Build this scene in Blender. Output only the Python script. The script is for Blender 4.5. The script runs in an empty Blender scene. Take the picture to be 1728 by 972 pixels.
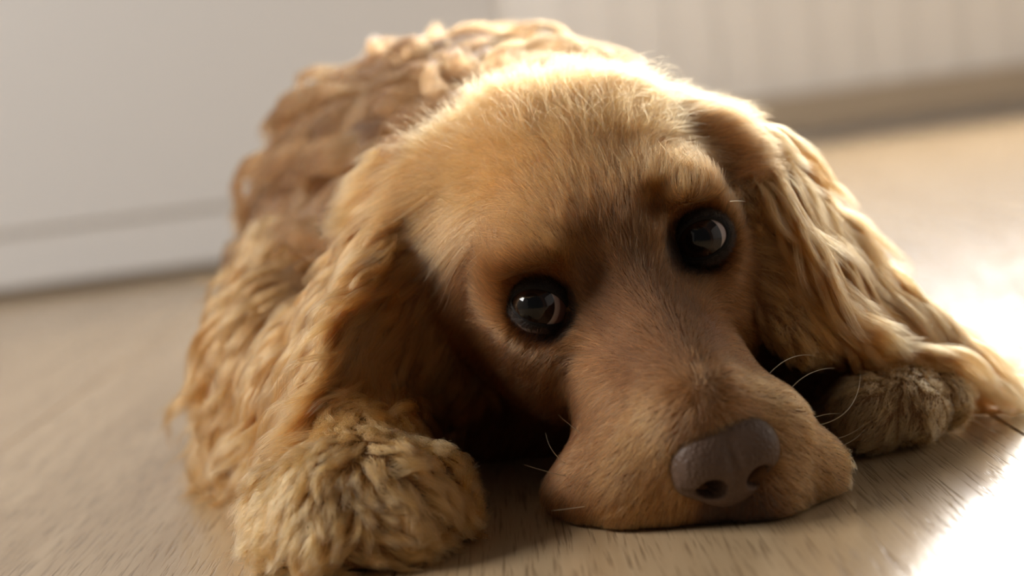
import bpy, math, time, sys
import numpy as np
from mathutils import Matrix, Vector
T0 = time.time()
rng = np.random.default_rng(7)

# ------------------------------------------------------------------ camera
SC = bpy.context.scene
COL = SC.collection
FPX, CAM_H = 2880.0, 0.15
ROLL = math.radians(7.5)
PITCH = math.atan(306 * math.cos(ROLL) / FPX)
FW = np.array([0, math.cos(PITCH), -math.sin(PITCH)])
UP0 = np.array([0, math.sin(PITCH), math.cos(PITCH)])
RT0 = np.array([1.0, 0, 0])
UPV = math.cos(ROLL) * UP0 + math.sin(ROLL) * RT0
RTV = math.cos(ROLL) * RT0 - math.sin(ROLL) * UP0
CAM = np.array([0, 0, CAM_H])


def at(px, py, d):
    """world point seen at pixel (px, py) of the 1728x972 frame, d metres deep"""
    return CAM + FW * d + RTV * ((px - 864) / FPX * d) + UPV * ((486 - py) / FPX * d)


def proj(P):
    v = np.atleast_2d(P) - CAM
    d = v @ FW
    return np.stack([864 + FPX * (v @ RTV) / d, 486 - FPX * (v @ UPV) / d, d], 1)


cam = bpy.data.cameras.new('camera')
cam.sensor_width = 36.0
cam.lens = FPX / 1728 * 36.0
cam.clip_start = 0.02
cam.dof.use_dof = True
cam.dof.focus_distance = 0.615
cam.dof.aperture_fstop = 5.0
camo = bpy.data.objects.new('camera', cam)
M = Matrix(((RTV[0], UPV[0], -FW[0], CAM[0]), (RTV[1], UPV[1], -FW[1], CAM[1]),
            (RTV[2], UPV[2], -FW[2], CAM[2]), (0, 0, 0, 1)))
camo.matrix_world = M
COL.objects.link(camo)
SC.camera = camo

# ------------------------------------------------------------------ world, light, exposure
SC.view_settings.view_transform = 'Standard'
SC.view_settings.look = 'None'
SC.view_settings.gamma = 1.0
SC.view_settings.use_curve_mapping = False
SC.view_settings.exposure = 0.0
SC.cycles.max_bounces = 22
SC.cycles.transmission_bounces = 22
SC.cycles.glossy_bounces = 12
world = bpy.data.worlds.new('room_daylight')
SC.world = world
world.use_nodes = True
wb = world.node_tree.nodes['Background']
wb.inputs[0].default_value = (1.0, 0.985, 0.96, 1)
wb.inputs[1].default_value = 0.075


def area(name, loc, target, sx, sy, power, col):
    l = bpy.data.lights.new(name, 'AREA')
    l.shape = 'RECTANGLE'
    l.size, l.size_y, l.energy, l.color = sx, sy, power, col
    o = bpy.data.objects.new(name, l)
    o.location = loc
    d = Vector(target) - Vector(loc)
    o.rotation_euler = d.to_track_quat('-Z', 'Y').to_euler()
    COL.objects.link(o)
    return o


# daylight through the window behind the dog, above the frame: the photograph shows it blown out in the
# floor's gloss and along the top of the head
area('window_back_offscreen', (1.05, 3.64, 1.30), (0.5, 0.7, 0.2), 1.85, 1.3, 162, (1.0, 0.985, 0.97))
# daylight from the left side of the room, in the plane of the left wall
area('window_left_offscreen', (-2.58, 0.55, 1.55), (0.0, 0.55, 1.0), 1.7, 1.4, 165, (1.0, 0.97, 0.94))

# ------------------------------------------------------------------ helpers
def new_mat(name):
    m = bpy.data.materials.new(name)
    m.use_nodes = True
    nt = m.node_tree
    b = nt.nodes['Principled BSDF']
    return m, nt, b


def node(nt, typ, **kw):
    n = nt.nodes.new(typ)
    for k, v in kw.items():
        setattr(n, k, v)
    return n


def simple_mat(name, col, rough=0.5, spec=0.5):
    m, nt, b = new_mat(name)
    b.inputs['Base Color'].default_value = (*col, 1)
    b.inputs['Roughness'].default_value = rough
    b.inputs['Specular IOR Level'].default_value = spec
    return m


def mesh_obj(name, verts, faces, mat=None, parent=None, smooth=False):
    me = bpy.data.meshes.new(name)
    me.from_pydata([tuple(map(float, v)) for v in verts], [], [tuple(map(int, f)) for f in faces])
    me.update()
    if smooth:
        me.shade_smooth()
    if mat:
        me.materials.append(mat)
    o = bpy.data.objects.new(name, me)
    COL.objects.link(o)
    if parent:
        o.parent = parent
    return o


def np_mesh(name, V, Q, mat=None, parent=None):
    """fast quad mesh from numpy arrays"""
    me = bpy.data.meshes.new(name)
    me.vertices.add(len(V))
    me.vertices.foreach_set('co', np.ascontiguousarray(V, np.float32).ravel())
    k = Q.shape[1]
    me.loops.add(Q.size)
    me.loops.foreach_set('vertex_index', np.ascontiguousarray(Q, np.int32).ravel())
    me.polygons.add(len(Q))
    me.polygons.foreach_set('loop_start', np.arange(0, Q.size, k, dtype=np.int32))
    me.update(calc_edges=True)
    me.validate()
    me.shade_smooth()
    if mat:
        me.materials.append(mat)
    o = bpy.data.objects.new(name, me)
    COL.objects.link(o)
    if parent:
        o.parent = parent
    return o


def box_geo(x0, x1, y0, y1, z0, z1, bev=0.0):
    """box, bevelled by chamfering through bmesh when bev > 0"""
    v = [(x, y, z) for z in (z0, z1) for y in (y0, y1) for x in (x0, x1)]
    f = [(0, 2, 3, 1), (4, 5, 7, 6), (0, 1, 5, 4), (2, 6, 7, 3), (0, 4, 6, 2), (1, 3, 7, 5)]
    return v, f


def box_obj(name, b, mat, parent=None, bev=0.0):
    import bmesh
    v, f = box_geo(*b)
    o = mesh_obj(name, v, f, mat, parent)
    if bev > 0:
        bm = bmesh.new()
        bm.from_mesh(o.data)
        bmesh.ops.bevel(bm, geom=bm.edges[:], offset=bev, segments=2, affect='EDGES')
        bm.to_mesh(o.data)
        bm.free()
    return o


def tag(o, label=None, cat=None, group=None, kind=None):
    if label: o['label'] = label
    if cat: o['category'] = cat
    if group: o['group'] = group
    if kind: o['kind'] = kind
    return o


def empty(name, loc=(0, 0, 0)):
    o = bpy.data.objects.new(name, None)
    o.location = loc
    o.empty_display_size = 0.05
    COL.objects.link(o)
    return o


def smoothstep(a, b, x):
    t = np.clip((x - a) / (b - a), 0, 1)
    return t * t * (3 - 2 * t)


def unit(v):
    return v / np.maximum(np.linalg.norm(v, axis=-1, keepdims=True), 1e-12)

# ------------------------------------------------------------------ room
# oak floor laid in long boards running away from the camera
def oak():
    m, nt, b = new_mat('oiled_oak')
    tc = node(nt, 'ShaderNodeNewGeometry')
    oi = node(nt, 'ShaderNodeObjectInfo')
    off = node(nt, 'ShaderNodeVectorMath', operation='SCALE')
    off.inputs[0].default_value = (3.1, 7.7, 1.3)
    nt.links.new(oi.outputs['Random'], off.inputs['Scale'])
    add = node(nt, 'ShaderNodeVectorMath', operation='ADD')
    nt.links.new(tc.outputs['Position'], add.inputs[0])
    nt.links.new(off.outputs[0], add.inputs[1])

    def grain(sx, sy, detail, lo, hi):
        mp = node(nt, 'ShaderNodeMapping')
        mp.inputs['Scale'].default_value = (sx, sy, 1)
        nt.links.new(add.outputs[0], mp.inputs[0])
        n = node(nt, 'ShaderNodeTexNoise')
        n.inputs['Scale'].default_value = 1.0
        n.inputs['Detail'].default_value = detail
        n.inputs['Roughness'].default_value = 0.6
        nt.links.new(mp.outputs[0], n.inputs[0])
        r = node(nt, 'ShaderNodeMapRange')
        r.inputs[1].default_value = lo
        r.inputs[2].default_value = hi
        nt.links.new(n.outputs[0], r.inputs[0])
        return r.outputs[0]
    g1 = grain(60, 3.0, 3, 0.3, 0.7)        # broad figure
    g2 = grain(700, 26, 2, 0.53, 0.70)      # open pores
    cr = node(nt, 'ShaderNodeMix', data_type='RGBA')
    cr.inputs['A'].default_value = (0.42, 0.285, 0.155, 1)
    cr.inputs['B'].default_value = (0.56, 0.405, 0.24, 1)
    nt.links.new(g1, cr.inputs['Factor'])
    cp = node(nt, 'ShaderNodeMix', data_type='RGBA')
    cp.inputs['B'].default_value = (0.20, 0.125, 0.065, 1)
    nt.links.new(cr.outputs['Result'], cp.inputs['A'])
    f = node(nt, 'ShaderNodeMath', operation='MULTIPLY')
    f.inputs[1].default_value = 0.6
    nt.links.new(g2, f.inputs[0])
    nt.links.new(f.outputs[0], cp.inputs['Factor'])
    nt.links.new(cp.outputs['Result'], b.inputs['Base Color'])
    b.inputs['Roughness'].default_value = 0.17
    b.inputs['Specular IOR Level'].default_value = 0.5
    bp = node(nt, 'ShaderNodeBump')
    bp.inputs['Strength'].default_value = 0.35
    bp.inputs['Distance'].default_value = 0.0006
    bp.invert = True
    nt.links.new(g2, bp.inputs['Height'])
    nt.links.new(bp.outputs[0], b.inputs['Normal'])
    return m


OAK = oak()
GAP = simple_mat('floor_underlay', (0.30, 0.22, 0.14), 0.8)
floor = box_obj('floor', (-2.6, 2.9, -2.2, 4.2, -0.05, -0.012), GAP)
tag(floor, kind='structure')
PW = 0.24
x_seam = -0.052
k0 = int(math.floor((-2.6 - x_seam) / PW)) + 1
proto = {}
for i in range(k0, k0 + 22):
    xa = x_seam + i * PW
    if xa + PW > 2.9: break
    yb = -2.2
    seq = [1.15 + 0.9 * ((i * 0.37) % 1.0), 2.0, 2.0, 2.0, 2.0]
    if i in (-2, -1, 0, 1): seq = [3.6 + 0.5 * (i % 2), 2.4]     # long boards under the dog
    for L in seq:
        ye = min(yb + L, 4.2)
        ln = round(ye - yb, 3)
        if ln not in proto:
            v = box_obj('plank', (0.0002, PW - 0.0002, 0.0002, ln - 0.0002, -0.014, 0.0), OAK, floor, 0.0007)
            proto[ln] = v
            o = v
        else:
            o = bpy.data.objects.new('plank', proto[ln].data)
            COL.objects.link(o)
            o.parent = floor
        o.location = (xa, yb, 0)
        yb = ye
        if yb >= 4.199: break

WHITE = simple_mat('white_lacquer', (0.80, 0.79, 0.775), 0.35)
WALLM = simple_mat('white_wall_paint', (0.82, 0.81, 0.79), 0.7)
PLINTH = simple_mat('beige_plinth_board', (0.46, 0.385, 0.29), 0.5)
STEEL = simple_mat('brushed_steel', (0.55, 0.54, 0.52), 0.3)
STEEL.node_tree.nodes['Principled BSDF'].inputs['Metallic'].default_value = 1.0
TOPM = simple_mat('pale_worktop', (0.62, 0.58, 0.52), 0.4)

# back wall with the low white panelling, skirting and the long window above it
WY = 3.47
panel = box_obj('wall_back', (-2.6, 2.9, WY + 0.02, WY + 0.14, 0.0, 0.60), WALLM)
tag(panel, kind='structure')
bw = 0.098
x = -0.6
pv = None
while x < 2.85:
    if pv is None:
        pv = box_obj('wall_board', (0.0008, bw - 0.0008, 0, 0.02, 0.1, 0.58), WHITE, panel, 0.003)
        o = pv
    else:
        o = bpy.data.objects.new('wall_board', pv.data); COL.objects.link(o); o.parent = panel
    o.location = (x, WY, 0)
    x += bw
skirt = box_obj('baseboard_back', (-0.6, 2.85, WY - 0.012, WY + 0.02, 0.022, 0.1), PLINTH, None, 0.003)
tag(skirt, kind='structure')
sill = box_obj('trim_1', (-0.6, 2.85, WY - 0.05, WY + 0.16, 0.58, 0.61), WHITE, None, 0.004)
tag(sill, kind='structure')
upper = box_obj('wall_upper', (-2.6, 2.9, WY + 0.02, WY + 0.14, 2.0, 2.6), WALLM)
tag(upper, kind='structure')
for x0, x1 in ((-2.6, 0.1), (2.0, 2.9)):
    pier = box_obj('wall_back_pier', (x0, x1, WY + 0.02, WY + 0.14, 0.60, 2.0), WALLM)
    tag(pier, kind='structure')
wr = box_obj('wall_right', (2.9, 3.0, -2.2, WY + 0.14, 0.0, 2.6), WALLM); tag(wr, kind='structure')
wl = box_obj('wall_left', (-2.7, -2.6, -2.2, WY + 0.14, 0.0, 2.6), WALLM); tag(wl, kind='structure')

win = empty('window_1', (1.05, WY + 0.08, 0.61)); tag(win, kind='structure')
def wbox(name, x0, x1, z0, z1, mat, y0=-0.03, y1=0.03):
    return box_obj(name, (x0, x1, y0, y1, z0, z1), mat, win, 0.003)
wbox('window_frame', -0.95, 0.95, 0.0, 0.05, WHITE)
wbox('window_frame', -0.95, 0.95, 1.34, 1.39, WHITE)
for xm in (-0.95, -0.025, 0.90):
    wbox('window_post', xm, xm + 0.05, 0.05, 1.34, WHITE)

# white tall cabinet standing left behind the dog
cab = empty('tall_cabinet', (-0.62, 2.04, 0.0))
tag(cab, 'tall white cabinet with flat doors and low white plinth standing behind the dog', 'cabinet')
def cbox(name, b, mat, par=None, bev=0.002):
    o = box_obj(name, b, mat, par or cab, bev)
    return o
cbox('body', (-0.98, 0.65, 0.022, 0.6, 0.075, 2.05), WHITE)
cbox('plinth', (-0.98, 0.65, 0.004, 0.5, 0.012, 0.0775), WHITE)
cbox('base', (-0.97, 0.64, 0.03, 0.49, 0.0, 0.012), WHITE, None, 0)
for xd in (-0.98, -0.165):
    d = cbox('door', (xd + 0.002, xd + 0.811, 0.0, 0.02, 0.078, 2.045), WHITE)
    h = box_obj('handle', (xd + 0.76, xd + 0.772, -0.03, 0.0, 0.95, 1.15), STEEL, d, 0.003)

# ------------------------------------------------------------------ dog: implicit body
# head frame: x to the dog's left, y towards the occiput, z up; origin between the eyes (metres)
HR = np.array([[0.9647, -0.2119, -0.1563], [0.1444, 0.9221, -0.359], [0.2202, 0.3237, 0.9202]])
HP = np.array([0.0404, 0.6223, 0.0853])


def head(x, y, z):
    return HR @ (np.array([x, y, z]) * 0.01) + HP


def to_head(P):
    return (P - HP) @ HR * 100.0        # centimetres in the head frame


class Grid:
    def __init__(s, lo, hi, h):
        s.lo, s.h = np.array(lo, float), h
        s.n = np.ceil((np.array(hi) - s.lo) / h).astype(int) + 1
        s.g = np.full(s.n, 0.05, np.float32)

    def block(s, c, R):
        a = np.clip(np.floor((np.min(np.atleast_2d(c) - R, 0) - s.lo) / s.h).astype(int), 0, s.n)
        b = np.clip(np.ceil((np.max(np.atleast_2d(c) + R, 0) - s.lo) / s.h).astype(int) + 1, 0, s.n)
        sl = tuple(slice(i, j) for i, j in zip(a, b))
        ax = [(s.lo[i] + s.h * np.arange(a[i], b[i])).astype(np.float32) for i in range(3)]
        return sl, ax[0][:, None, None], ax[1][None, :, None], ax[2][None, None, :]

    def join(s, sl, d, k, sub=False):
        g = s.g[sl]
        if g.size == 0: return
        if sub:                             # smooth subtraction
            a, b = g, -d
            hh = np.maximum(k - np.abs(a - b), 0) / k
            s.g[sl] = np.maximum(a, b) + hh * hh * k * 0.25
        else:
            hh = np.maximum(k - np.abs(g - d), 0) / k
            s.g[sl] = np.minimum(g, d) - hh * hh * k * 0.25

    def ell(s, c, r, R=None, k=0.012, sub=False):
        c = np.asarray(c, float); r = np.asarray(r, float)
        sl, X, Y, Z = s.block(c, r.max() + 0.03)
        X, Y, Z = X - c[0], Y - c[1], Z - c[2]
        if R is not None:                   # columns of R are the ellipsoid axes
            X, Y, Z = (X * R[0, i] + Y * R[1, i] + Z * R[2, i] for i in range(3))
        a, b, cc = X / r[0], Y / r[1], Z / r[2]
        k0 = np.sqrt(a * a + b * b + cc * cc) + 1e-6
        a, b, cc = a / r[0], b / r[1], cc / r[2]
        k1 = np.sqrt(a * a + b * b + cc * cc) + 1e-6
        s.join(sl, k0 * (k0 - 1) / k1, k, sub)

    def cap(s, a, b, ra, rb, k=0.012, sub=False):
        a = np.asarray(a, float); b = np.asarray(b, float)
        sl, X, Y, Z = s.block([a, b], max(ra, rb) + 0.03)
        ab = b - a
        t = np.clip(((X - a[0]) * ab[0] + (Y - a[1]) * ab[1] + (Z - a[2]) * ab[2]) / (ab @ ab + 1e-12), 0, 1)
        d = np.sqrt((X - a[0] - t * ab[0]) ** 2 + (Y - a[1] - t * ab[1]) ** 2 + (Z - a[2] - t * ab[2]) ** 2)
        s.join(sl, d - (ra + t * (rb - ra)), k, sub)

    def hell(s, c, r, k=0.012, sub=False):   # ellipsoid in the head frame, cm
        s.ell(head(*c), np.array(r) * 0.01, HR, k, sub)

    def hcap(s, a, b, ra, rb, k=0.012, sub=False):
        s.cap(head(*a), head(*b), ra * 0.01, rb * 0.01, k, sub)

    def sheet(s, rows, r0, r1, k=0.008, nu=7, nv=7):
        """soft sheet through rows of world points (ear leather)"""
        rows = np.array(rows)
        m, n = rows.shape[:2]
        for u in np.linspace(0, m - 1, nv):
            i = min(int(u), m - 2); t = u - i
            row = rows[i] * (1 - t) + rows[i + 1] * t
            prev = None
            for v in np.linspace(0, n - 1, nu):
                j = min(int(v), n - 2); q = v - j
                p = row[j] * (1 - q) + row[j + 1] * q
                r = r0 + (r1 - r0) * u / (m - 1)
                if prev is not None: s.cap(prev, p, r, r, k)
                prev = p

    def sample(s, P):
        q = (np.asarray(P) - s.lo) / s.h
        q = np.clip(q, 0.001, s.n - 1.002)
        i = q.astype(int); f = (q - i).astype(np.float32)
        g = s.g; x, y, z = i.T; a, b, c = f.T
        def L(dx, dy, dz): return g[x + dx, y + dy, z + dz]
        c00 = L(0, 0, 0) * (1 - a) + L(1, 0, 0) * a; c10 = L(0, 1, 0) * (1 - a) + L(1, 1, 0) * a
        c01 = L(0, 0, 1) * (1 - a) + L(1, 0, 1) * a; c11 = L(0, 1, 1) * (1 - a) + L(1, 1, 1) * a
        return (c00 * (1 - b) + c10 * b) * (1 - c) + (c01 * (1 - b) + c11 * b) * c

    def grad(s, P, e=None):
        e = e or s.h
        return unit(np.stack([s.sample(P + d) - s.sample(P - d) for d in np.eye(3) * e], 1))

    def surface(s):
        """naive surface nets -> verts, quads"""
        g = s.g; n = s.n
        sg = g < 0
        cnt = np.zeros(n - 1, np.int8)
        for dx in (0, 1):
            for dy in (0, 1):
                for dz in (0, 1):
                    cnt += sg[dx:n[0] - 1 + dx, dy:n[1] - 1 + dy, dz:n[2] - 1 + dz]
        cell = (cnt > 0) & (cnt < 8)
        idx = np.full(cell.shape, -1, np.int32)
        C = np.argwhere(cell)
        idx[cell] = np.arange(len(C))
        acc = np.zeros((len(C), 3)); wt = np.zeros(len(C))
        corners = [(a, b, c) for a in (0, 1) for b in (0, 1) for c in (0, 1)]
        val = {q: g[C[:, 0] + q[0], C[:, 1] + q[1], C[:, 2] + q[2]].astype(float) for q in corners}
        for q in corners:
            for ax in range(3):
                if q[ax] == 0:
                    w = list(q); w[ax] = 1; w = tuple(w)
                    m = (val[q] < 0) != (val[w] < 0)
                    t = val[q][m] / (val[q][m] - val[w][m])
                    p = np.repeat(np.array([q], float), m.sum(), 0); p[:, ax] = t
                    acc[m] += p; wt[m] += 1
        V = s.lo + s.h * (C + acc / wt[:, None])
        F = []
        for ax in range(3):
            o = [i for i in range(3) if i != ax]
            sa = [slice(1, n[i] - 1) for i in range(3)]; sa[ax] = slice(0, n[ax] - 1)
            sb = list(sa); sb[ax] = slice(1, n[ax])
            A, B = sg[tuple(sa)], sg[tuple(sb)]
            E = np.argwhere(A != B)
            flip = A[A != B]
            base = E.copy(); base[:, o[0]] += 1; base[:, o[1]] += 1
            def cid(d0, d1):
                q = base.copy(); q[:, o[0]] -= d0; q[:, o[1]] -= d1
                return idx[q[:, 0], q[:, 1], q[:, 2]]
            quad = np.stack([cid(1, 1), cid(0, 1), cid(0, 0), cid(1, 0)], 1)
            if ax == 1: flip = ~flip
            quad[~flip] = quad[~flip][:, ::-1]
            F.append(quad)
        return V, np.concatenate(F)


G = Grid((-0.32, 0.50, -0.006), (0.34, 1.62, 0.27), 0.0025)

# --- head
for sx in (-1, 1):
    G.hell((1.6 * sx, 2.7, 0.6), (2.9, 3.0, 2.1), 0.02)          # forehead lobes
    G.hell((3.5 * sx, 3.0, -1.5), (1.6, 3.0, 1.9), 0.015)        # zygoma
    G.hell((3.4, 4.0, -3.9) if sx > 0 else (-3.1, 4.4, -3.6), (1.9, 3.3, 2.7) if sx > 0 else (1.7, 3.0, 2.4), 0.02)         # cheek
    G.hcap((1.3 * sx, 0.6, -3.0), (1.2 * sx, -5.6, -4.0), 1.9, 1.6, 0.015)
    G.hell((2.5 * sx, 0.9, -1.9), (1.8, 1.6, 1.5), 0.012)        # under the eye
G.hell((0, 6.2, -0.9), (5.0, 5.2, 3.1), 0.02)                     # cranium
G.hcap((0, 0.4, -0.6), (0, -6.4, -2.5), 1.5, 1.5, 0.015)         # bridge of the muzzle
for sx in (-1, 1):
    G.hell((2.9 * sx, 0.75, 1.75), (1.5, 1.2, 0.70), 0.014)      # brow
G.hell((0, -6.6, -3.5), (1.75, 1.3, 1.6), 0.012)
G.hcap((0, 5.0, -6.2), (0, -3.0, -6.0), 2.2, 1.8, 0.02)          # lower jaw
for sx in (-1, 1):
    G.hell((3.3, 1.6, -4.0) if sx > 0 else (-2.8, 1.9, -3.7), (1.6, 2.2, 2.2) if sx > 0 else (1.4, 2.0, 2.0), 0.015)
# flews spread on the floor
G.cap(at(1150, 745, 0.592), at(1010, 815, 0.610), 0.019, 0.0125, 0.018)
G.cap(at(1010, 815, 0.610), at(962, 830, 0.622), 0.0125, 0.009, 0.012)
G.cap(at(1300, 745, 0.595), at(1362, 785, 0.605), 0.017, 0.0105, 0.016)
G.cap(at(1060, 840, 0.594), at(1290, 835, 0.588), 0.0085, 0.0085, 0.014)
G.cap(at(1290, 835, 0.588), at(1365, 795, 0.604), 0.0085, 0.010, 0.014)
G.cap(at(1045, 690, 0.622), at(1100, 780, 0.60), 0.012, 0.015, 0.016)

G.ell(at(1110, 345, .623), (0.005, 0.007, 0.005), None, 0.012, True)       # frown lines
G.ell(at(985, 445, .613), (0.004, 0.007, 0.007), None, 0.012, True)
# room for the nose leather
G.ell(at(1217, 768, 0.573), (0.0150, 0.012, 0.0105), None, 0.004, True)
# --- eye sockets
dL = proj(head(-3.3, 0.0, 0.0))[0, 2]
dR = proj(head(3.3, 0.0, 0.0))[0, 2]
CL = at(909, 516, dL + 0.0095)
CR = at(1187, 403, dR + 0.0095)
for C in (CL, CR):
    ax = unit(CAM - C)
    G.ell(C - 0.001 * ax, (0.0150, 0.0150, 0.0150), None, 0.010)
    G.ell(C + 0.0125 * ax, (0.0142, 0.0142, 0.0142), None, 0.008, True)

# --- ears
EARL = [[head(-3.6, 8.6, 0.8), head(-3.9, 6.8, 0.9), head(-4.3, 4.8, 0.4)],
        [at(690, 300, .705), at(730, 330, .69), at(768, 385, .674)],
        [at(600, 420, .715), at(655, 425, .664), at(772, 470, .680)],
        [at(535, 535, .710), at(605, 530, .648), at(785, 560, .694)],
        [at(490, 630, .695), at(562, 625, .640), at(790, 635, .700)]]
EARR = [[head(4.3, 4.8, 0.4), head(3.9, 6.8, 0.9), head(3.6, 8.6, 0.8)],
        [at(1195, 250, .672), at(1235, 240, .685), at(1275, 250, .705)],
        [at(1235, 340, .655), at(1290, 330, .662), at(1340, 330, .705)],
        [at(1275, 450, .648), at(1350, 430, .652), at(1430, 430, .705)],
        [at(1310, 545, .645), at(1400, 530, .655), at(1510, 515, .705)],
        [at(1350, 590, .652), at(1440, 580, .668), at(1560, 560, .705)]]
G.sheet(EARL, 0.006, 0.0045, 0.005, 7, 24)
G.sheet(EARR, 0.006, 0.0045, 0.005, 7, 26)

# --- neck, trunk, hindquarters
G.cap(head(0, 8, -1.5), at(840, 300, .86), 0.055, 0.07, 0.04)
G.ell(at(740, 335, .96), (0.093, 0.13, 0.084), None, 0.05)
G.ell(at(775, 360, 1.10), (0.098, 0.16, 0.084), None, 0.05)
G.ell((0.02, 1.30, 0.085), (0.110, 0.15, 0.090), None, 0.05)
G.ell((-0.085, 1.32, 0.05), (0.05, 0.10, 0.05), None, 0.03)
G.ell((0.125, 1.32, 0.05), (0.05, 0.10, 0.05), None, 0.03)
G.ell(at(950, 320, 1.0), (0.068, 0.12, 0.075), None, 0.05)
G.cap(at(760, 480, .80), at(760, 420, .95), 0.05, 0.08, 0.05)     # chest
G.cap(at(800, 650, .76), at(980, 600, .76), 0.040, 0.050, 0.04)
G.cap(at(1120, 520, .77), at(1390, 575, .765), 0.048, 0.032, 0.03)

G.cap(head(3.2, 7.0, -4.0), at(1330, 545, .755), 0.036, 0.034, 0.03)  # extra neck mass, added to block lamp light in the gap below the ear
G.cap(at(1200, 590, .75), at(1420, 640, .75), 0.032, 0.026, 0.02)

# --- left foreleg in the picture and its paw
G.cap(at(560, 440, .90), at(510, 590, .79), 0.042, 0.034, 0.03)
G.cap(at(510, 590, .79), at(612, 770, .648), 0.032, 0.019, 0.02)
G.cap(at(612, 770, .648), at(602, 830, .605), 0.020, 0.020, 0.02)
PAWL = [(482, 880, .602, .0115), (556, 868, .586, .0135), (666, 866, .586, .0135), (740, 856, .604, .0115)]
for (x, y, d, r) in PAWL:
    k1 = at(x * 0.62 + 608 * 0.38, y - 62, d + 0.026)
    k2 = at(x * 0.9 + 608 * 0.1, y - 34, d + 0.008)
    k3 = at(x, y + 22, d)
    G.cap(k1, k2, r * 0.9, r, 0.009)
    G.cap(k2, k3, r * 1.05, r, 0.009)
G.ell(at(608, 842, .622), (0.028, 0.022, 0.015), None, 0.010)
G.ell(at(608, 880, .597), (0.032, 0.020, 0.017), None, 0.012)
# --- right foreleg and paw
G.cap(at(1120, 440, .86), at(1330, 560, .84), 0.045, 0.036, 0.03)
G.cap(at(1330, 560, .84), at(1500, 655, .715), 0.032, 0.020, 0.02)
G.cap(at(1330, 560, .84), at(1530, 600, .80), 0.030, 0.022, 0.02)
PAWR = [(1415, 718, .668, .0095), (1458, 702, .655, .0130), (1535, 692, .658, .0125), (1590, 672, .675, .0105)]
for (x, y, d, r) in PAWR:
    G.cap(at(x * 0.55 + 1510 * 0.45, y - (50 if x > 1430 else 22), d + 0.030), at(x, y, d), r, r * 1.05, 0.007)
# flat on the floor
zz = G.lo[2] + G.h * np.arange(G.n[2])
G.g = np.maximum(G.g, (0.0012 - zz).astype(np.float32)[None, None, :])
BV, BQ = G.surface()
BV -= (G.sample(BV)[:, None] * G.grad(BV)) * 0.7
print('body verts', len(BV), 'faces', len(BQ), 't', round(time.time() - T0, 1))

dog = empty('dog', (0.04, 0.75, 0.0))
tag(dog, 'golden brown long-eared spaniel lying with its chin and paws on the wooden floor', 'dog')
DOGOFF = np.array([0.04, 0.75, 0.0])


def skin_mat():
    m, nt, b = new_mat('tan_skin')
    b.inputs['Base Color'].default_value = (0.19, 0.095, 0.042, 1)
    b.inputs['Roughness'].default_value = 0.8
    b.inputs['Specular IOR Level'].default_value = 0.1
    return m


SKIN = skin_mat()
body = np_mesh('body', BV - DOGOFF, BQ, SKIN, dog)

# ------------------------------------------------------------------ eyes
DARKSKIN = simple_mat('dark_eyelid_skin', (0.008, 0.006, 0.005), 0.6, 0.2)


def eye_mat(name):
    m, nt, b = new_mat(name)
    tc = node(nt, 'ShaderNodeTexCoord')
    nm = node(nt, 'ShaderNodeVectorMath', operation='NORMALIZE')
    nt.links.new(tc.outputs['Object'], nm.inputs[0])
    sp = node(nt, 'ShaderNodeSeparateXYZ')
    nt.links.new(nm.outputs[0], sp.inputs[0])
    ac = node(nt, 'ShaderNodeMath', operation='ARCCOSINE')
    nt.links.new(sp.outputs['Z'], ac.inputs[0])
    dv = node(nt, 'ShaderNodeMath', operation='DIVIDE')
    dv.inputs[1].default_value = math.pi / 2
    nt.links.new(ac.outputs[0], dv.inputs[0])
    cr = node(nt, 'ShaderNodeValToRGB')
    e = cr.color_ramp.elements
    e[0].position, e[0].color = 0.0, (0.002, 0.002, 0.002, 1)
    e[1].position, e[1].color = 0.25, (0.003, 0.002, 0.002, 1)
    for p, c in ((0.29, (0.022, 0.010, 0.006)), (0.46, (0.016, 0.008, 0.005)), (0.53, (0.005, 0.004, 0.004)),
                 (0.555, (0.36, 0.29, 0.26)), (0.655, (0.28, 0.20, 0.18)), (0.70, (0.10, 0.05, 0.04))):
        n = e.new(p); n.color = (*c, 1)
    nt.links.new(dv.outputs[0], cr.inputs[0])
    nt.links.new(cr.outputs[0], b.inputs['Base Color'])
    b.inputs['Roughness'].default_value = 0.25
    b.inputs['Specular IOR Level'].default_value = 0.0
    b.inputs['Coat Weight'].default_value = 1.0
    b.inputs['Coat Roughness'].default_value = 0.015
    b.inputs['Coat IOR'].default_value = 1.45
    return m


EYEM = eye_mat('dark_brown_eye')
ER = 0.0112


def basis(n, upv):
    n = unit(np.asarray(n, float)); u = unit(np.cross(upv, n)); v = np.cross(n, u)
    return u, v, n


EYES = []
LIDV = []


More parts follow.
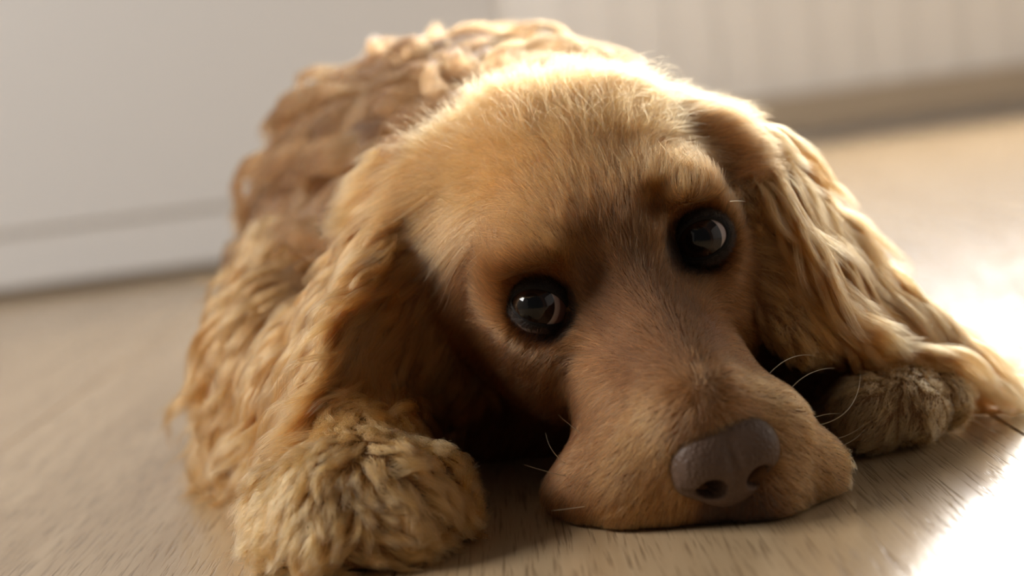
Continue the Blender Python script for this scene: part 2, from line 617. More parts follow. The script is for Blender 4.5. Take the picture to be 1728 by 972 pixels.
def make_eye(C, gaze_px, axis_px, inner_px, outer_px, top, bot, power):
    # eyeball: sphere with a corneal bulge, local +Z = gaze
    dC = proj(C)[0, 2]
    gz = unit(at(*gaze_px, dC - 0.0085) - C)
    u, v, n = basis(gz, np.array([0, 0, 1.0]))
    V, F = [], []
    nr, ns = 28, 40
    for i in range(nr + 1):
        th = math.pi * 0.8 * i / nr
        r = ER + 0.0007 * max(0, 1 - (th / 0.70) ** 2)
        for j in range(ns):
            a = 2 * math.pi * j / ns
            V.append((r * math.sin(th) * math.cos(a), r * math.sin(th) * math.sin(a), r * math.cos(th)))
    for i in range(nr):
        for j in range(ns):
            F.append((i * ns + j, (i + 1) * ns + j, (i + 1) * ns + (j + 1) % ns, i * ns + (j + 1) % ns))
    o = mesh_obj('eyeball', V, F, EYEM, dog, True)
    o.matrix_local = Matrix(((u[0], v[0], n[0], C[0] - DOGOFF[0]), (u[1], v[1], n[1], C[1] - DOGOFF[1]),
                             (u[2], v[2], n[2], C[2] - DOGOFF[2]), (0, 0, 0, 1)))
    # eyelids: almond opening on a slightly larger sphere
    ax = unit(at(*axis_px, dC - 0.011) - C)
    pi_, po = at(*inner_px, dC - 0.008), at(*outer_px, dC - 0.008)
    uu = po - pi_; uu = unit(uu - (uu @ ax) * ax)           # from inner to outer corner
    vv = np.cross(ax, uu)
    if vv[2] < 0: vv = -vv
    ai = abs((pi_ - C) @ uu) / ER; ao = abs((po - C) @ uu) / ER
    c0 = ((pi_ - C) @ vv + (po - C) @ vv) / 2 / ER
    V, F = [], []
    ns = 72
    # (expansion of the opening, sphere radius factor)
    prof = [(0.96, 0.985), (1.0, 1.012), (1.04, 1.03), (1.12, 1.04), (1.14, 1.035), (1.20, 1.02), (1.26, 0.99), (1.35, 0.93)]
    for (ex, rf) in prof:
        for j in range(ns):
            a = 2 * math.pi * j / ns
            ca, sa = math.cos(a), math.sin(a)
            px_ = (ao if ca > 0 else ai) * ca
            # almond: pointed corners through a power on sin
            w = abs(sa) ** power
            py_ = c0 + (top * w if sa > 0 else -bot * w)
            ang = math.hypot(px_, py_)
            th = math.asin(min(ang, 0.97)) * ex
            th = min(th, 1.75)
            dx, dy = (px_ / ang, py_ / ang)
            up_b = 1.0 + 0.035 * max(sa, 0) * (ex > 1.02)
            r = ER * rf * up_b + 0.0004
            V.append(C - DOGOFF + r * (math.sin(th) * (dx * uu + dy * vv) + math.cos(th) * ax))
    for i in range(len(prof) - 1):
        for j in range(ns):
            F.append((i * ns + j, i * ns + (j + 1) % ns, (i + 1) * ns + (j + 1) % ns, (i + 1) * ns + j))
    lid = mesh_obj('eyelids', V, F, DARKSKIN, dog, True)
    EYES.append((C, ax, uu, vv))
    LIDV.append(np.array(V) + DOGOFF)
    return o



make_eye(CL, (897, 517), (911, 516), (960, 534), (864, 507), 0.60, 0.49, 1.15)
make_eye(CR, (1179, 404), (1187, 403), (1146, 420), (1225, 386), 0.60, 0.60, 1.0)

# ------------------------------------------------------------------ nose
NG = Grid((-0.027, -0.022, -0.027), (0.027, 0.022, 0.022), 0.0006)
NG.ell((0, 0.000, 0.000), (0.0178, 0.0120, 0.0130), None, 0.006)
for sx in (-1, 1):
    NG.ell((0.0095 * sx, -0.0025, -0.0005), (0.0098, 0.0098, 0.0108), None, 0.004)
    NG.ell((0.0125 * sx, 0.0005, -0.0065), (0.0062, 0.0070, 0.0055), None, 0.004)
NG.ell((0, 0.0015, 0.0055), (0.0140, 0.0100, 0.0085), None, 0.004)
NG.ell((0, -0.0055, -0.0030), (0.0125, 0.0085, 0.0095), None, 0.004)
NG.ell((0, -0.0025, -0.0105), (0.0105, 0.0080, 0.0085), None, 0.006)
for sx in (-1, 1):
    NG.ell((0.0082 * sx, -0.0115, -0.0062), (0.0048, 0.0140, 0.0046), None, 0.0015, True)
    NG.cap((0.0095 * sx, -0.0120, -0.0075), (0.0165 * sx, -0.0080, -0.0070), 0.0026, 0.0012, 0.0015, True)
NG.cap((0, -0.0150, -0.0035), (0, -0.0125, -0.0200), 0.0014, 0.0010, 0.0022, True)
NG.cap((0, -0.0090, 0.0135), (0, -0.0150, -0.0020), 0.0008, 0.0008, 0.0040, True)
NV, NQ = NG.surface()
NC = at(1217, 762, 0.5755)
# nose frame: head frame with a little counter roll
na = math.radians(-7.0)
NRm = HR @ np.array([[math.cos(na), 0, -math.sin(na)], [0, 1, 0], [math.sin(na), 0, math.cos(na)]])


def nose_mat():
    m, nt, b = new_mat('nose_leather')
    tc = node(nt, 'ShaderNodeTexCoord')
    vo = node(nt, 'ShaderNodeTexVoronoi', feature='SMOOTH_F1')
    vo.inputs['Scale'].default_value = 750
    nt.links.new(tc.outputs['Object'], vo.inputs['Vector'])
    bp = node(nt, 'ShaderNodeBump')
    bp.inputs['Strength'].default_value = 0.9
    bp.inputs['Distance'].default_value = 0.0005
    bp.invert = True
    nt.links.new(vo.outputs['Distance'], bp.inputs['Height'])
    nt.links.new(bp.outputs[0], b.inputs['Normal'])
    nz = node(nt, 'ShaderNodeTexNoise')
    nz.inputs['Scale'].default_value = 120
    nt.links.new(tc.outputs['Object'], nz.inputs['Vector'])
    mx = node(nt, 'ShaderNodeMix', data_type='RGBA')
    mx.inputs['A'].default_value = (0.085, 0.050, 0.034, 1)
    mx.inputs['B'].default_value = (0.150, 0.096, 0.068, 1)
    nt.links.new(nz.outputs[0], mx.inputs['Factor'])
    nt.links.new(mx.outputs['Result'], b.inputs['Base Color'])
    b.inputs['Roughness'].default_value = 0.45
    b.inputs['Specular IOR Level'].default_value = 0.18
    return m


NW = NV @ NRm.T + NC
nose = np_mesh('nose', NW - DOGOFF, NQ, nose_mat(), dog)
nose['label'] = 'dark brown leathery nose'

# ------------------------------------------------------------------ coat
def hair_mat(name, rough=0.38):
    m = bpy.data.materials.new(name)
    m.use_nodes = True
    nt = m.node_tree
    nt.nodes.clear()
    out = node(nt, 'ShaderNodeOutputMaterial')
    h = node(nt, 'ShaderNodeBsdfHairPrincipled', model='CHIANG', parametrization='COLOR')
    at_ = node(nt, 'ShaderNodeAttribute', attribute_name='hair_colour')
    nt.links.new(at_.outputs['Color'], h.inputs['Color'])
    h.inputs['Roughness'].default_value = rough
    h.inputs['Radial Roughness'].default_value = 0.55
    h.inputs['Coat'].default_value = 0.0
    h.inputs['IOR'].default_value = 1.33
    h.inputs['Random Roughness'].default_value = 0.2
    nt.links.new(h.outputs[0], out.inputs[0])
    return m


HAIR = hair_mat('spaniel_coat')


def curves_obj(name, P, rad, col, mat, parent=dog):
    """P (N,K,3) world points, rad (N,K), col (N,3)"""
    N, K = P.shape[:2]
    hc = bpy.data.hair_curves.new(name)
    hc.add_curves([K] * N)
    hc.attributes['position'].data.foreach_set('vector', np.ascontiguousarray(P - DOGOFF, np.float32).ravel())
    a = hc.attributes.get('radius') or hc.attributes.new('radius', 'FLOAT', 'POINT')
    a.data.foreach_set('value', np.ascontiguousarray(rad, np.float32).ravel())
    c = hc.attributes.new('hair_colour', 'FLOAT_COLOR', 'CURVE')
    c.data.foreach_set('color', np.concatenate([col, np.ones((N, 1))], 1).astype(np.float32).ravel())
    hc.materials.append(mat)
    o = bpy.data.objects.new(name, hc)
    COL.objects.link(o)
    o.parent = parent
    o['kind'] = 'stuff'
    return o


# surface sampling
TRI = np.concatenate([BQ[:, [0, 1, 2]], BQ[:, [0, 2, 3]]])
ta, tb, tcn = BV[TRI[:, 0]], BV[TRI[:, 1]], BV[TRI[:, 2]]
AREA = 0.5 * np.linalg.norm(np.cross(tb - ta, tcn - ta), axis=1)
CEN = (ta + tb + tcn) / 3


def sheet_pts(rows, m=24, n=16):
    rows = np.array(rows); out = []; tan = []; uv = []
    for u in np.linspace(0, len(rows) - 1, m):
        i = min(int(u), len(rows) - 2); t = u - i
        row = rows[i] * (1 - t) + rows[i + 1] * t
        i2 = min(max(i if t > 0.5 else i - 1, 0), len(rows) - 2) if 0 < i < len(rows) - 2 else i
        dr = unit(unit(rows[i + 1] - rows[i]))
        dr = unit(dr + 0.6 * unit(rows[i2 + 1] - rows[i2]))
        for v in np.linspace(0, rows.shape[1] - 1, n):
            j = min(int(v), rows.shape[1] - 2); q = v - j
            out.append(row[j] * (1 - q) + row[j + 1] * q)
            tan.append(dr[j] * (1 - q) + dr[j + 1] * q)
            uv.append((u / (len(rows) - 1), v / (rows.shape[1] - 1)))
    return np.array(out), unit(np.array(tan)), np.array(uv)


SHL, SHR = sheet_pts(EARL), sheet_pts(EARR)
from mathutils.kdtree import KDTree


def kd_of(pts):
    k = KDTree(len(pts))
    for i, p in enumerate(pts): k.insert(p, i)
    k.balance()
    return k


KDL, KDR = kd_of(SHL[0]), kd_of(SHR[0])


def nearest(kd, P):
    idx = np.empty(len(P), int); dist = np.empty(len(P))
    for i, p in enumerate(P):
        _, j, d = kd.find(p)
        idx[i] = j; dist[i] = d
    return idx, dist


def seg_dist(P, a, b):
    a = np.asarray(a); b = np.asarray(b); ab = b - a
    t = np.clip((P - a) @ ab / (ab @ ab), 0, 1)
    return np.linalg.norm(P - a - t[:, None] * ab, axis=1), t


# per-triangle region labels
iL, dLs = nearest(KDL, CEN); iR, dRs = nearest(KDR, CEN)
hC = to_head(CEN)
in_head = (hC[:, 1] < 8.5) & (np.abs(hC[:, 0]) < 6.3) & (hC[:, 2] < 6.5) & (CEN[:, 1] < 0.74)
legL = seg_dist(CEN, at(510, 590, .79), at(612, 770, .648))[0] < 0.042
legL |= seg_dist(CEN, at(560, 440, .90), at(510, 590, .79))[0] < 0.046
pawL = seg_dist(CEN, at(612, 790, .63), at(605, 890, .58))[0] < 0.047
pawL &= (CEN[:, 1] < 0.628)
legR = seg_dist(CEN, at(1560, 560, .86), at(1545, 640, .735))[0] < 0.042
legR |= (CEN[:, 0] > 0.10) & (CEN[:, 1] > 0.70)
pawR = (CEN[:, 0] > 0.108) & (CEN[:, 1] < 0.725) & (CEN[:, 2] < 0.045)
REG = np.zeros(len(CEN), int)                       # 0 trunk
REG[in_head] = 1
REG[legL] = 4
REG[pawL] = 5
REG[legR & (CEN[:, 1] < 1.0)] = 6
REG[pawR] = 7
earLm = (dLs < 0.014) & ~((hC[:, 0] > -3.7) & (hC[:, 2] > -2.5) & (hC[:, 1] < 9)) & ~((dLs > 0.008) & in_head & (hC[:, 1] < 5.0))
earRm = (dRs < 0.014) & ~((hC[:, 0] < 3.7) & (hC[:, 2] > -2.5) & (hC[:, 1] < 9)) & ~((dRs > 0.008) & in_head & (hC[:, 1] < 5.0))
REG[earLm] = 2
REG[earRm] = 3
NRM = G.grad(CEN)
dead = (CEN[:, 2] < 0.0025) | (CEN[:, 1] > 1.30)
# bare spots: nose leather, eyelids
nh = (CEN - NC) @ NRm
dead |= ((nh[:, 0] / 0.0172) ** 2 + (nh[:, 1] / 0.014) ** 2 + ((nh[:, 2] + 0.001) / 0.0135) ** 2) < 1.0
for (C, ax, uu, vv) in EYES:
    q = CEN - C
    dead |= (np.hypot(q @ uu, q @ vv) < 0.0088) & (q @ ax > 0)


def roots(mask, n, weight=None):
    w = AREA * mask * ~dead
    if weight is not None: w = w * weight
    w = w / w.sum()
    t = rng.choice(len(w), n, p=w)
    u, v = rng.random(n), rng.random(n)
    f = u + v > 1; u[f], v[f] = 1 - u[f], 1 - v[f]
    P = ta[t] + u[:, None] * (tb[t] - ta[t]) + v[:, None] * (tcn[t] - ta[t])
    return P, G.grad(P, 0.004), t


def tang(f, N):
    return unit(f - (f * N).sum(1, keepdims=True) * N)


def push_out(P, off):
    """move points out of the body; P (M,3), off (M,)"""
    s = G.sample(P)
    m = s < off
    if m.any():
        for _ in range(2):
            g = G.grad(P[m])
            P[m] += g * (off[m] - G.sample(P[m]))[:, None] * 0.9
    P[:, 2] = np.maximum(P[:, 2], 0.0012)
    return P


def grow(P0, N0, flow, length, K, lift=0.3, follow=0.5, grav=0.0, off=0.001):
    n = len(P0)
    out = np.empty((n, K, 3)); out[:, 0] = P0
    f = tang(flow(P0), N0)
    lift = np.broadcast_to(lift, (n,))[:, None]
    d = unit(f + lift * N0)
    step = (np.broadcast_to(length, (n,)) / (K - 1))[:, None]
    p = P0.copy()
    off = np.broadcast_to(off, (n,))
    for k in range(1, K):
        t = k / (K - 1)
        p = p + d * step
        p = push_out(p, off * min(1, t * 2))
        out[:, k] = p
        d = unit(p - out[:, k - 1])
        Nk = G.grad(p, 0.004)
        near = np.exp(-np.maximum(G.sample(p), 0) / 0.012)[:, None]
        ff = flow(p)
        ff = ff - (ff * Nk).sum(1, keepdims=True) * Nk * near
        d = unit(d * (1 - follow) + follow * ff + grav * t * np.array([0, 0, -1.0]))
    return out


def wave(C, N0, amp, wl, phase, curl=0.6):
    """add a growing wave to curves C (n,K,3); amp, wl (n,) metres"""
    n, K = C.shape[:2]
    seg = np.linalg.norm(np.diff(C, axis=1), axis=2)
    s = np.concatenate([np.zeros((n, 1)), np.cumsum(seg, 1)], 1)
    T = np.gradient(C, axis=1); T = unit(T)
    side = unit(np.cross(T, N0[:, None, :]))
    nn = np.cross(side, T)
    t = s / np.maximum(s[:, -1:], 1e-9)
    a = amp[:, None] * smoothstep(0.08, 0.55, t)
    ph = 2 * np.pi * s / wl[:, None] + phase[:, None]
    C = C + side * (a * np.sin(ph))[..., None] + nn * (curl * a * np.cos(ph))[..., None]
    return C


def locks(P, N, gid, GC, GP, clump, clump_pow=1.0, frizz=0.0006, lenvar=0.25):
    """children of guide curves: P,N child roots, gid guide id, GC guide curves, GP guide roots"""
    n, K = len(P), GC.shape[1]
    t = np.linspace(0, 1, K)
    ls = 1 - lenvar * rng.random(n)
    # resample guide at shortened parameter
    q = np.clip(t[None, :] * ls[:, None] * (K - 1), 0, K - 1.001)
    i = q.astype(int); fr = (q - i)[..., None]
    g = GC[gid]
    ar = np.arange(n)[:, None]
    gc = g[ar, i] * (1 - fr) + g[ar, i + 1] * fr
    offv = P - GP[gid]
    keep = 1 - np.broadcast_to(clump, (n,))[:, None] * (t[None, :] ** clump_pow)
    out = gc + offv[:, None, :] * keep[..., None]
    # frizz: slow random drift per hair
    dr = unit(rng.normal(size=(n, 3))); dr2 = unit(rng.normal(size=(n, 3)))
    fz = np.broadcast_to(frizz, (n,))[:, None, None]
    tt = t[None, :, None]
    ph = rng.random((n, 1, 1)) * 6.28
    out += fz * (dr[:, None] * tt * 1.6 + dr2[:, None] * np.sin(tt * 7 + ph) * tt)
    sh = out.shape
    o = push_out(out.reshape(-1, 3).copy(), np.tile(np.minimum(t * 0.004, 0.0008), n)).reshape(sh)
    o[:, 0] = P
    return o


def taper(n, K, r0, r1=0.15):
    t = np.linspace(0, 1, K)
    return np.broadcast_to(r0, (n,))[:, None] * (1 - (1 - r1) * t[None, :] ** 1.5)


def vnoise(P, s, seed=0):
    """cheap smooth noise in -1..1"""
    r = np.random.default_rng(seed)
    v = 0
    for k in range(4):
        w = r.normal(size=3) * s * (1 + 0.6 * k)
        v = v + np.sin(P @ w + r.random() * 6.28)
    return v / 3.0


# --- colours (linear)
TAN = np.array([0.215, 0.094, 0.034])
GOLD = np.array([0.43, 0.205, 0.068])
PAW = np.array([0.56, 0.30, 0.115])
RED = np.array([0.104, 0.046, 0.018])
BLACK = np.array([0.018, 0.012, 0.009])


def mixc(a, b, w):
    return a * (1 - w[:, None]) + b * w[:, None]


def vary(col, amt=0.18):
    n = len(col)
    return np.clip(col * np.exp(amt * rng.normal(size=(n, 1))), 0.003, 0.93)


# ---- 1. face: short coat
def head_flow(P):
    h = to_head(P)
    x, y, z = h.T
    sx = np.sign(x) * smoothstep(0.1, 1.0, np.abs(x))
    top = smoothstep(-3.2, -1.2, z + 0.25 * (y + 1) * (y < -1))
    muz = smoothstep(0.5, -2.0, y)
    crown = smoothstep(1.0, 5.0, y)
    F = np.zeros_like(h)
    # muzzle: back and out, sides droop
    fm = np.stack([0.35 * sx, np.full_like(x, 1.0) * (0.5 + 0.5 * top), -0.9 * (1 - top) + 0.1 * top], 1)
    # forehead: up and back, fanning to the ears
    ff = np.stack([0.10 * x + 0.06 * x * np.maximum(z, 0) * 0.3, 0.5 + 0.9 * crown, 1.0 - 0.8 * crown], 1)
    # cheeks: back and down
    fc = np.stack([0.45 * sx, np.full_like(x, 0.8), np.full_like(x, -0.8)], 1)
    up = smoothstep(-1.8, 0.8, z)[:, None]
    F = fc * (1 - up) + ff * up
    F = F * (1 - muz[:, None]) + fm * muz[:, None]
    lat = smoothstep(2.2, 4.0, np.abs(x)) * smoothstep(1.2, 3.0, y) * smoothstep(-2.5, -0.5, z)
    F = unit(F) * (1 - lat[:, None]) + lat[:, None] * unit(np.stack([sx, np.full_like(x, 0.35), np.full_like(x, -0.45)], 1))
    F = unit(F)
    for (C, ax, uu, vv) in EYES:                     # radiate from the eyes
        e = to_head(C[None])[0]
        d = h - e
        r = np.linalg.norm(d, axis=1)
        w = np.exp(-((r - 1.0) / 0.9) ** 2) * (r > 0)
        F = F + (1.3 * w)[:, None] * unit(d)
    return unit(F @ HR.T)


def face_props(P):
    h = to_head(P)
    x, y, z = h.T
    L = 0.0075 + 0.0025 * smoothstep(-1, 2, y)
    L = L + 0.009 * smoothstep(1.0, 4.5, z + 0.25 * y) * smoothstep(0, 3, y)
    L = np.where(y < -2, 0.0052 + 0.0020 * smoothstep(-7.5, -2, y), L)
    L = L + 0.010 * smoothstep(2.6, 4.2, np.abs(x)) * smoothstep(1.5, 3.2, y) * smoothstep(-2.5, -0.5, z)
    cheek = smoothstep(-1.0, -3.5, z) * smoothstep(-2, 1, y)
    L = L + 0.003 * cheek
    low = smoothstep(0.035, 0.008, P[:, 2])
    L = L + 0.002 * low
    col = np.repeat(TAN[None], len(P), 0)
    col = mixc(col, RED, 0.75 * smoothstep(1.5, -1.5, y) * smoothstep(2.6, 1.2, np.abs(x)) * smoothstep(-7.8, -5, y))
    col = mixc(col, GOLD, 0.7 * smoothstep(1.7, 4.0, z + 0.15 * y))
    col = mixc(col, GOLD, 0.45 * smoothstep(-5.0, -7.0, y) * smoothstep(1.0, 2.0, np.abs(x)))
    for i, (C, ax, uu, vv) in enumerate(EYES):
        q = P - C
        a, b = q @ uu, q @ vv
        r = np.hypot(a + 0.0035, b * 1.05 + 0.001)
        w = smoothstep(0.0143, 0.0103, r + 0.0012 * vnoise(P, 900, 3))
        col = mixc(col, BLACK, w)
        L = L * (1 - 0.45 * smoothstep(0.020, 0.011, r))
        # pale brow spot
        col = mixc(col, GOLD, 0.6 * np.exp(-(((a + 0.001) / 0.012) ** 2 + ((b - 0.021) / 0.006) ** 2)))
    # dark beard under the nose, with shade there mixed into its colour
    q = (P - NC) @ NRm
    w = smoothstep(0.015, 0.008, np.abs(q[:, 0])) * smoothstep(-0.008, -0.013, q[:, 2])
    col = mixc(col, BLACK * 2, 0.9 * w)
    return L, col


n = 130000
camdir = unit(CAM - CEN)
vis = 0.35 + 0.65 * (np.sum(NRM * camdir, 1) > -0.25)
dens = vis * (1 + 0.8 * smoothstep(0.72, 0.60, CEN[:, 1]))
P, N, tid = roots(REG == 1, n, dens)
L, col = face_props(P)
L = L * (0.75 + 0.5 * rng.random(n))
jit = rng.normal(size=(n, 3)) * 0.16
lift = 0.28 + 0.12 * rng.random(n) + 0.10 * vnoise(P, 260, 5)


def ff(Pq, J=None):
    return head_flow(Pq)


# tufting: bend direction by smooth noise so neighbouring hairs gather
tuft = np.stack([vnoise(P, 420, s) for s in (11, 12, 13)], 1) * 0.22
fl0 = lambda Q: head_flow(Q) + jit + tuft
C = grow(P, N, fl0, L, 6, lift=lift, follow=0.35, grav=0.05, off=0.0006)
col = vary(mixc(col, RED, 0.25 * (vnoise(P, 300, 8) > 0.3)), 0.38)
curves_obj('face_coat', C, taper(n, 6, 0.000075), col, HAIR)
# short black hair on the eyelids
for (Ce, ax, uu, vv), LV in zip(EYES, LIDV):
    R_ = LV.reshape(8, -1, 3)
    m = 2600
    ri = 2 + 3.6 * rng.random(m) ** 0.8
    rj = rng.random(m) * R_.shape[1]
    a0 = ri.astype(int); b0 = rj.astype(int) % R_.shape[1]; b1 = (b0 + 1) % R_.shape[1]
    fa, fb = (ri - a0)[:, None], (rj - rj.astype(int))[:, None]
    Pe = (R_[a0, b0] * (1 - fb) + R_[a0, b1] * fb) * (1 - fa) + (R_[a0 + 1, b0] * (1 - fb) + R_[a0 + 1, b1] * fb) * fa
    Ne = unit(Pe - Ce)
    rad = Pe - Ce - ((Pe - Ce) @ ax)[:, None] * ax
    d = unit(unit(rad) + rng.normal(size=(m, 3)) * 0.25)
    d = tang(d, Ne)
    le = 0.0018 + 0.0022 * rng.random(m)
    t = np.linspace(0, 1, 5)[None, :, None]
    Ch = Pe[:, None] + le[:, None, None] * t * (d[:, None] * 1.0 + Ne[:, None] * (0.45 - 0.25 * t))
    ce = vary(np.repeat(BLACK[None] * 0.9, m, 0), 0.3)
    curves_obj('eyelid_hair', Ch, taper(m, 5, 0.00007), ce, HAIR)
print('face', round(time.time() - T0, 1))


# ---- generic lock region
def lock_region(name, mask, n, ng, flow, Lfun, K, lift, follow, grav, amp, wl, curl, colf, r0=0.00010, clump=0.75,
                frizz=0.0008, weight=None, off=0.0015, lenvar=0.25, cpow=0.8, lockvar=0.12, bendamp=1.0):
    GP, GN, _ = roots(mask, ng, weight)
    Lg = Lfun(GP) * (0.8 + 0.4 * rng.random(ng))
    bend = bendamp * (np.stack([vnoise(GP, 60, s) for s in (21, 22, 23)], 1) * 0.25 + rng.normal(size=(ng, 3)) * 0.07)
    GCv = grow(GP, GN, lambda Q: flow(Q) + bend, Lg, K, lift, follow, grav, off)
    a = amp * (0.6 + 0.8 * rng.random(ng)) * np.minimum(1, Lg / 0.04)
    w = wl * (0.75 + 0.5 * rng.random(ng))
    GCv = wave(GCv, GN, a, w, vnoise(GP, 70, 31) * 3 + rng.normal(size=ng) * 0.4, curl)
    P, N, tid = roots(mask, n, weight)
    kd = kd_of(np.concatenate([GP], 1))
    gid = np.empty(n, int)
    for i in range(n):
        p, nn_ = P[i], N[i]
        best, bj = 1e9, 0
        for (co, j, d) in kd.find_n(p, 4):
            s = d * (1 + 2.5 * max(0, 0.6 - float(nn_ @ GN[j]))) 
            if s < best: best, bj = s, j
        gid[i] = bj
    Cc = locks(P, N, gid, GCv, GP, clump * (0.45 + 0.55 * rng.random(n) ** 0.4), cpow, frizz, lenvar)
    gl = vary(np.full((ng, 3), 0.9), lockvar)[gid]
    col = vary(colf(P) * gl, 0.14)
    curves_obj(name, Cc, taper(n, K, r0, 0.2), col, HAIR)
    print(name, round(time.time() - T0, 1))


def ear_flow(sh, kd, extra):
    def f(Q):
        idx, _ = nearest(kd, Q)
        return unit(sh[1][idx] + extra)
    return f


def ear_len(sh, kd, a, b, left=True):
    def f(Q):
        idx, _ = nearest(kd, Q)
        u = sh[2][idx]
        return (a + (b - a) * smoothstep(0.0, 0.9, u[:, 0])) * (1 - (0.65 * smoothstep(0.6, 0.9, u[:, 1]) if left else 0.85 * smoothstep(0.4, 0.05, u[:, 1])))
    return f


def ear_col(sh, kd, inner_sign):
    def f(Q):
        idx, _ = nearest(kd, Q)
        u = sh[2][idx]
        c = np.repeat(GOLD[None], len(Q), 0)
        return c
    return f


lock_region('ear_feathering', REG == 2, 38000, 560, ear_flow(SHL, KDL, np.array([-0.30, -0.05, 0.05])),
            ear_len(SHL, KDL, 0.032, 0.050), 16, 0.18, 0.35, 0.12, 0.0058, 0.060, 0.7, ear_col(SHL, KDL, 1), clump=0.86, frizz=0.0010, lockvar=0.30)
lock_region('ear_feathering', REG == 3, 38000, 560, ear_flow(SHR, KDR, np.array([0.30, 0.0, 0.08])),
            ear_len(SHR, KDR, 0.035, 0.060, False), 16, 0.18, 0.35, 0.03, 0.0045, 0.070, 0.5, ear_col(SHR, KDR, 1), clump=0.86, frizz=0.0010, lockvar=0.30)


# crown: longer loose hair on top of the skull, running back and to the ears
crown_m = (REG == 1) & (hC[:, 1] > 3.0) & (np.abs(hC[:, 0]) < 3.6) & (hC[:, 2] > -0.2)
def crown_flow(Q):
    h = to_head(Q)
    F = np.stack([0.30 * h[:, 0], np.full(len(h), 1.0), 0.15 - 0.03 * h[:, 0] ** 2], 1)
    return unit(unit(F) @ HR.T)
lock_region('crown_hair', crown_m, 16000, 700, crown_flow, lambda Q: 0.014 + 0.020 * smoothstep(3, 7, to_head(Q)[:, 1]), 9,
            0.38, 0.2, 0.06, 0.0022, 0.03, 0.6, lambda Q: np.repeat(GOLD[None], len(Q), 0),
            clump=0.65, frizz=0.0020, r0=0.00008)


# loose wisps over the skull and the tuft at the root of the ear
lock_region('crown_wisps', crown_m, 1500, 900, crown_flow, lambda Q: np.full(len(Q), 0.030), 10,
            0.60, 0.15, 0.02, 0.0030, 0.03, 0.8, lambda Q: np.repeat(GOLD[None], len(Q), 0), clump=0.5, frizz=0.004, r0=0.00007)
tuft_m = (np.linalg.norm(CEN - at(715, 320, .70), axis=1) < 0.022) & (REG != 0)
def tuft_flow(Q):
    return unit(np.array([[-0.95, 0.10, -0.12]]) + np.zeros((len(Q), 3)))
lock_region('ear_root_tuft', tuft_m, 2600, 50, tuft_flow, lambda Q: np.full(len(Q), 0.030), 12,
            0.55, 0.15, 0.06, 0.0035, 0.045, 0.6, lambda Q: np.repeat(GOLD[None], len(Q), 0),
            clump=0.88, frizz=0.0014, r0=0.00009, lockvar=0.15)


# legs
def leg_flow_l(Q):
    return unit(np.array([[-0.70, -0.40, -0.70]]) + np.zeros((len(Q), 3)))
def leg_len_l(Q):
    return 0.009 + 0.050 * smoothstep(0.005, -0.02, Q[:, 0] - np.interp(Q[:, 1], [0.6, 0.8], [-0.066, -0.105]))
lock_region('leg_feathering', REG == 4, 28000, 380, leg_flow_l, leg_len_l, 14, 0.35, 0.3, 0.25, 0.0060, 0.052, 0.8,
            lambda Q: np.repeat(mixc(GOLD[None], TAN, np.array([0.25])), len(Q), 0), clump=0.88, lockvar=0.28)
def leg_flow_r(Q):
    return unit(np.array([[0.85, -0.45, -0.25]]) + np.zeros((len(Q), 3)))
lock_region('leg_feathering', REG == 6, 20000, 420, leg_flow_r, lambda Q: np.full(len(Q), 0.045), 14, 0.35, 0.3, 0.2, 0.0045, 0.055, 0.6,
            lambda Q: np.repeat(mixc(GOLD[None], TAN, np.array([0.25])), len(Q), 0), clump=0.86, lockvar=0.2)


# paws
def paw_flow(c):
    def f(Q):
        d = Q - c
        F = np.stack([d[:, 0] * 22, np.full(len(Q), -0.5), (Q[:, 2] - 0.016) * 14 - 0.15], 1)
        return unit(F)
    return f
lock_region('paw_hair', REG == 5, 32000, 600, paw_flow(at(605, 840, .61)), lambda Q: np.full(len(Q), 0.0125), 10,
            0.55, 0.3, 0.03, 0.0026, 0.022, 1.0, lambda Q: np.repeat(PAW[None], len(Q), 0), clump=0.55, r0=0.00009, bendamp=1.7, lockvar=0.2)
lock_region('paw_hair', REG == 7, 18000, 420, paw_flow(at(1510, 660, .69)), lambda Q: np.full(len(Q), 0.0065), 9,
            0.5, 0.3, 0.04, 0.0016, 0.016, 0.8, lambda Q: np.repeat(PAW[None], len(Q), 0), clump=0.4, r0=0.00009)


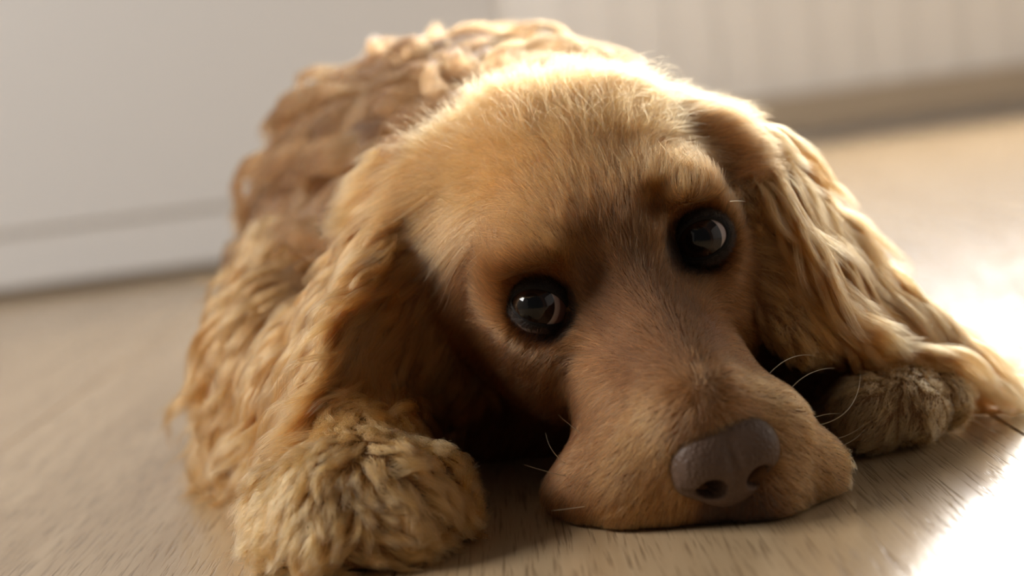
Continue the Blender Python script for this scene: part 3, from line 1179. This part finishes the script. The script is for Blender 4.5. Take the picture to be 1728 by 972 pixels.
# trunk
def trunk_flow(Q):
    cx = -0.015
    F = np.stack([(Q[:, 0] - cx) * 6, np.full(len(Q), 0.35), np.full(len(Q), -0.35)], 1)
    return unit(F)
tw = 0.25 + smoothstep(1.15, 0.8, CEN[:, 1])
lock_region('body_coat', REG == 0, 36000, 560, trunk_flow, lambda Q: 0.048 + 0.013 * vnoise(Q, 25, 41), 14, 0.26, 0.3, 0.12, 0.0095, 0.100, 0.8,
            lambda Q: np.repeat(mixc(GOLD[None], RED, np.array([0.76])), len(Q), 0), clump=0.88, lockvar=0.42, r0=0.00018, weight=tw)

# ------------------------------------------------------------------ whiskers
WHM = simple_mat('pale_whisker', (0.75, 0.66, 0.5), 0.4)


def whisker(pts, r=0.00016):
    pts = np.array(pts); n = 14
    # Catmull-like quadratic through three points
    t = np.linspace(0, 1, n)[:, None]
    a, b, c = pts
    ctrl = 2 * b - 0.5 * (a + c)
    C = (1 - t) ** 2 * a + 2 * t * (1 - t) * ctrl + t * t * c
    T = unit(np.gradient(C, axis=0))
    s = unit(np.cross(T, np.array([0.1, 1, 0.2]))); q = np.cross(s, T)
    V, F = [], []
    m = 5
    for i in range(n):
        rr = r * (1 - 0.85 * i / (n - 1))
        for j in range(m):
            an = 2 * math.pi * j / m
            V.append(C[i] + rr * (math.cos(an) * s[i] + math.sin(an) * q[i]) - DOGOFF)
    for i in range(n - 1):
        for j in range(m):
            F.append((i * m + j, i * m + (j + 1) % m, (i + 1) * m + (j + 1) % m, (i + 1) * m + j))
    return mesh_obj('whisker', V, F, WHM, dog, True)


for p in (((1035, 769, .603), (985, 735, .602), (942, 700, .600)), ((985, 800, .607), (940, 770, .600), (921, 731, .595)),
          ((998, 812, .605), (940, 800, .598), (884, 784, .590)), ((1020, 850, .598), (970, 857, .592), (930, 862, .590)),
          ((1290, 640, .600), (1330, 606, .600), (1374, 600, .600)), ((1322, 672, .600), (1360, 634, .600), (1408, 621, .600)),
          ((1378, 718, .600), (1432, 690, .598), (1452, 632, .596)), ((1360, 710, .600), (1390, 700, .600), (1418, 698, .600)),
          ((1388, 760, .602), (1430, 748, .600), (1460, 724, .598)), ((1370, 745, .602), (1420, 738, .600), (1458, 716, .598)),
          ((1232, 340, .612), (1245, 339, .610), (1258, 340, .608))):
    whisker([at(*q) for q in p])
print('done', round(time.time() - T0, 1))
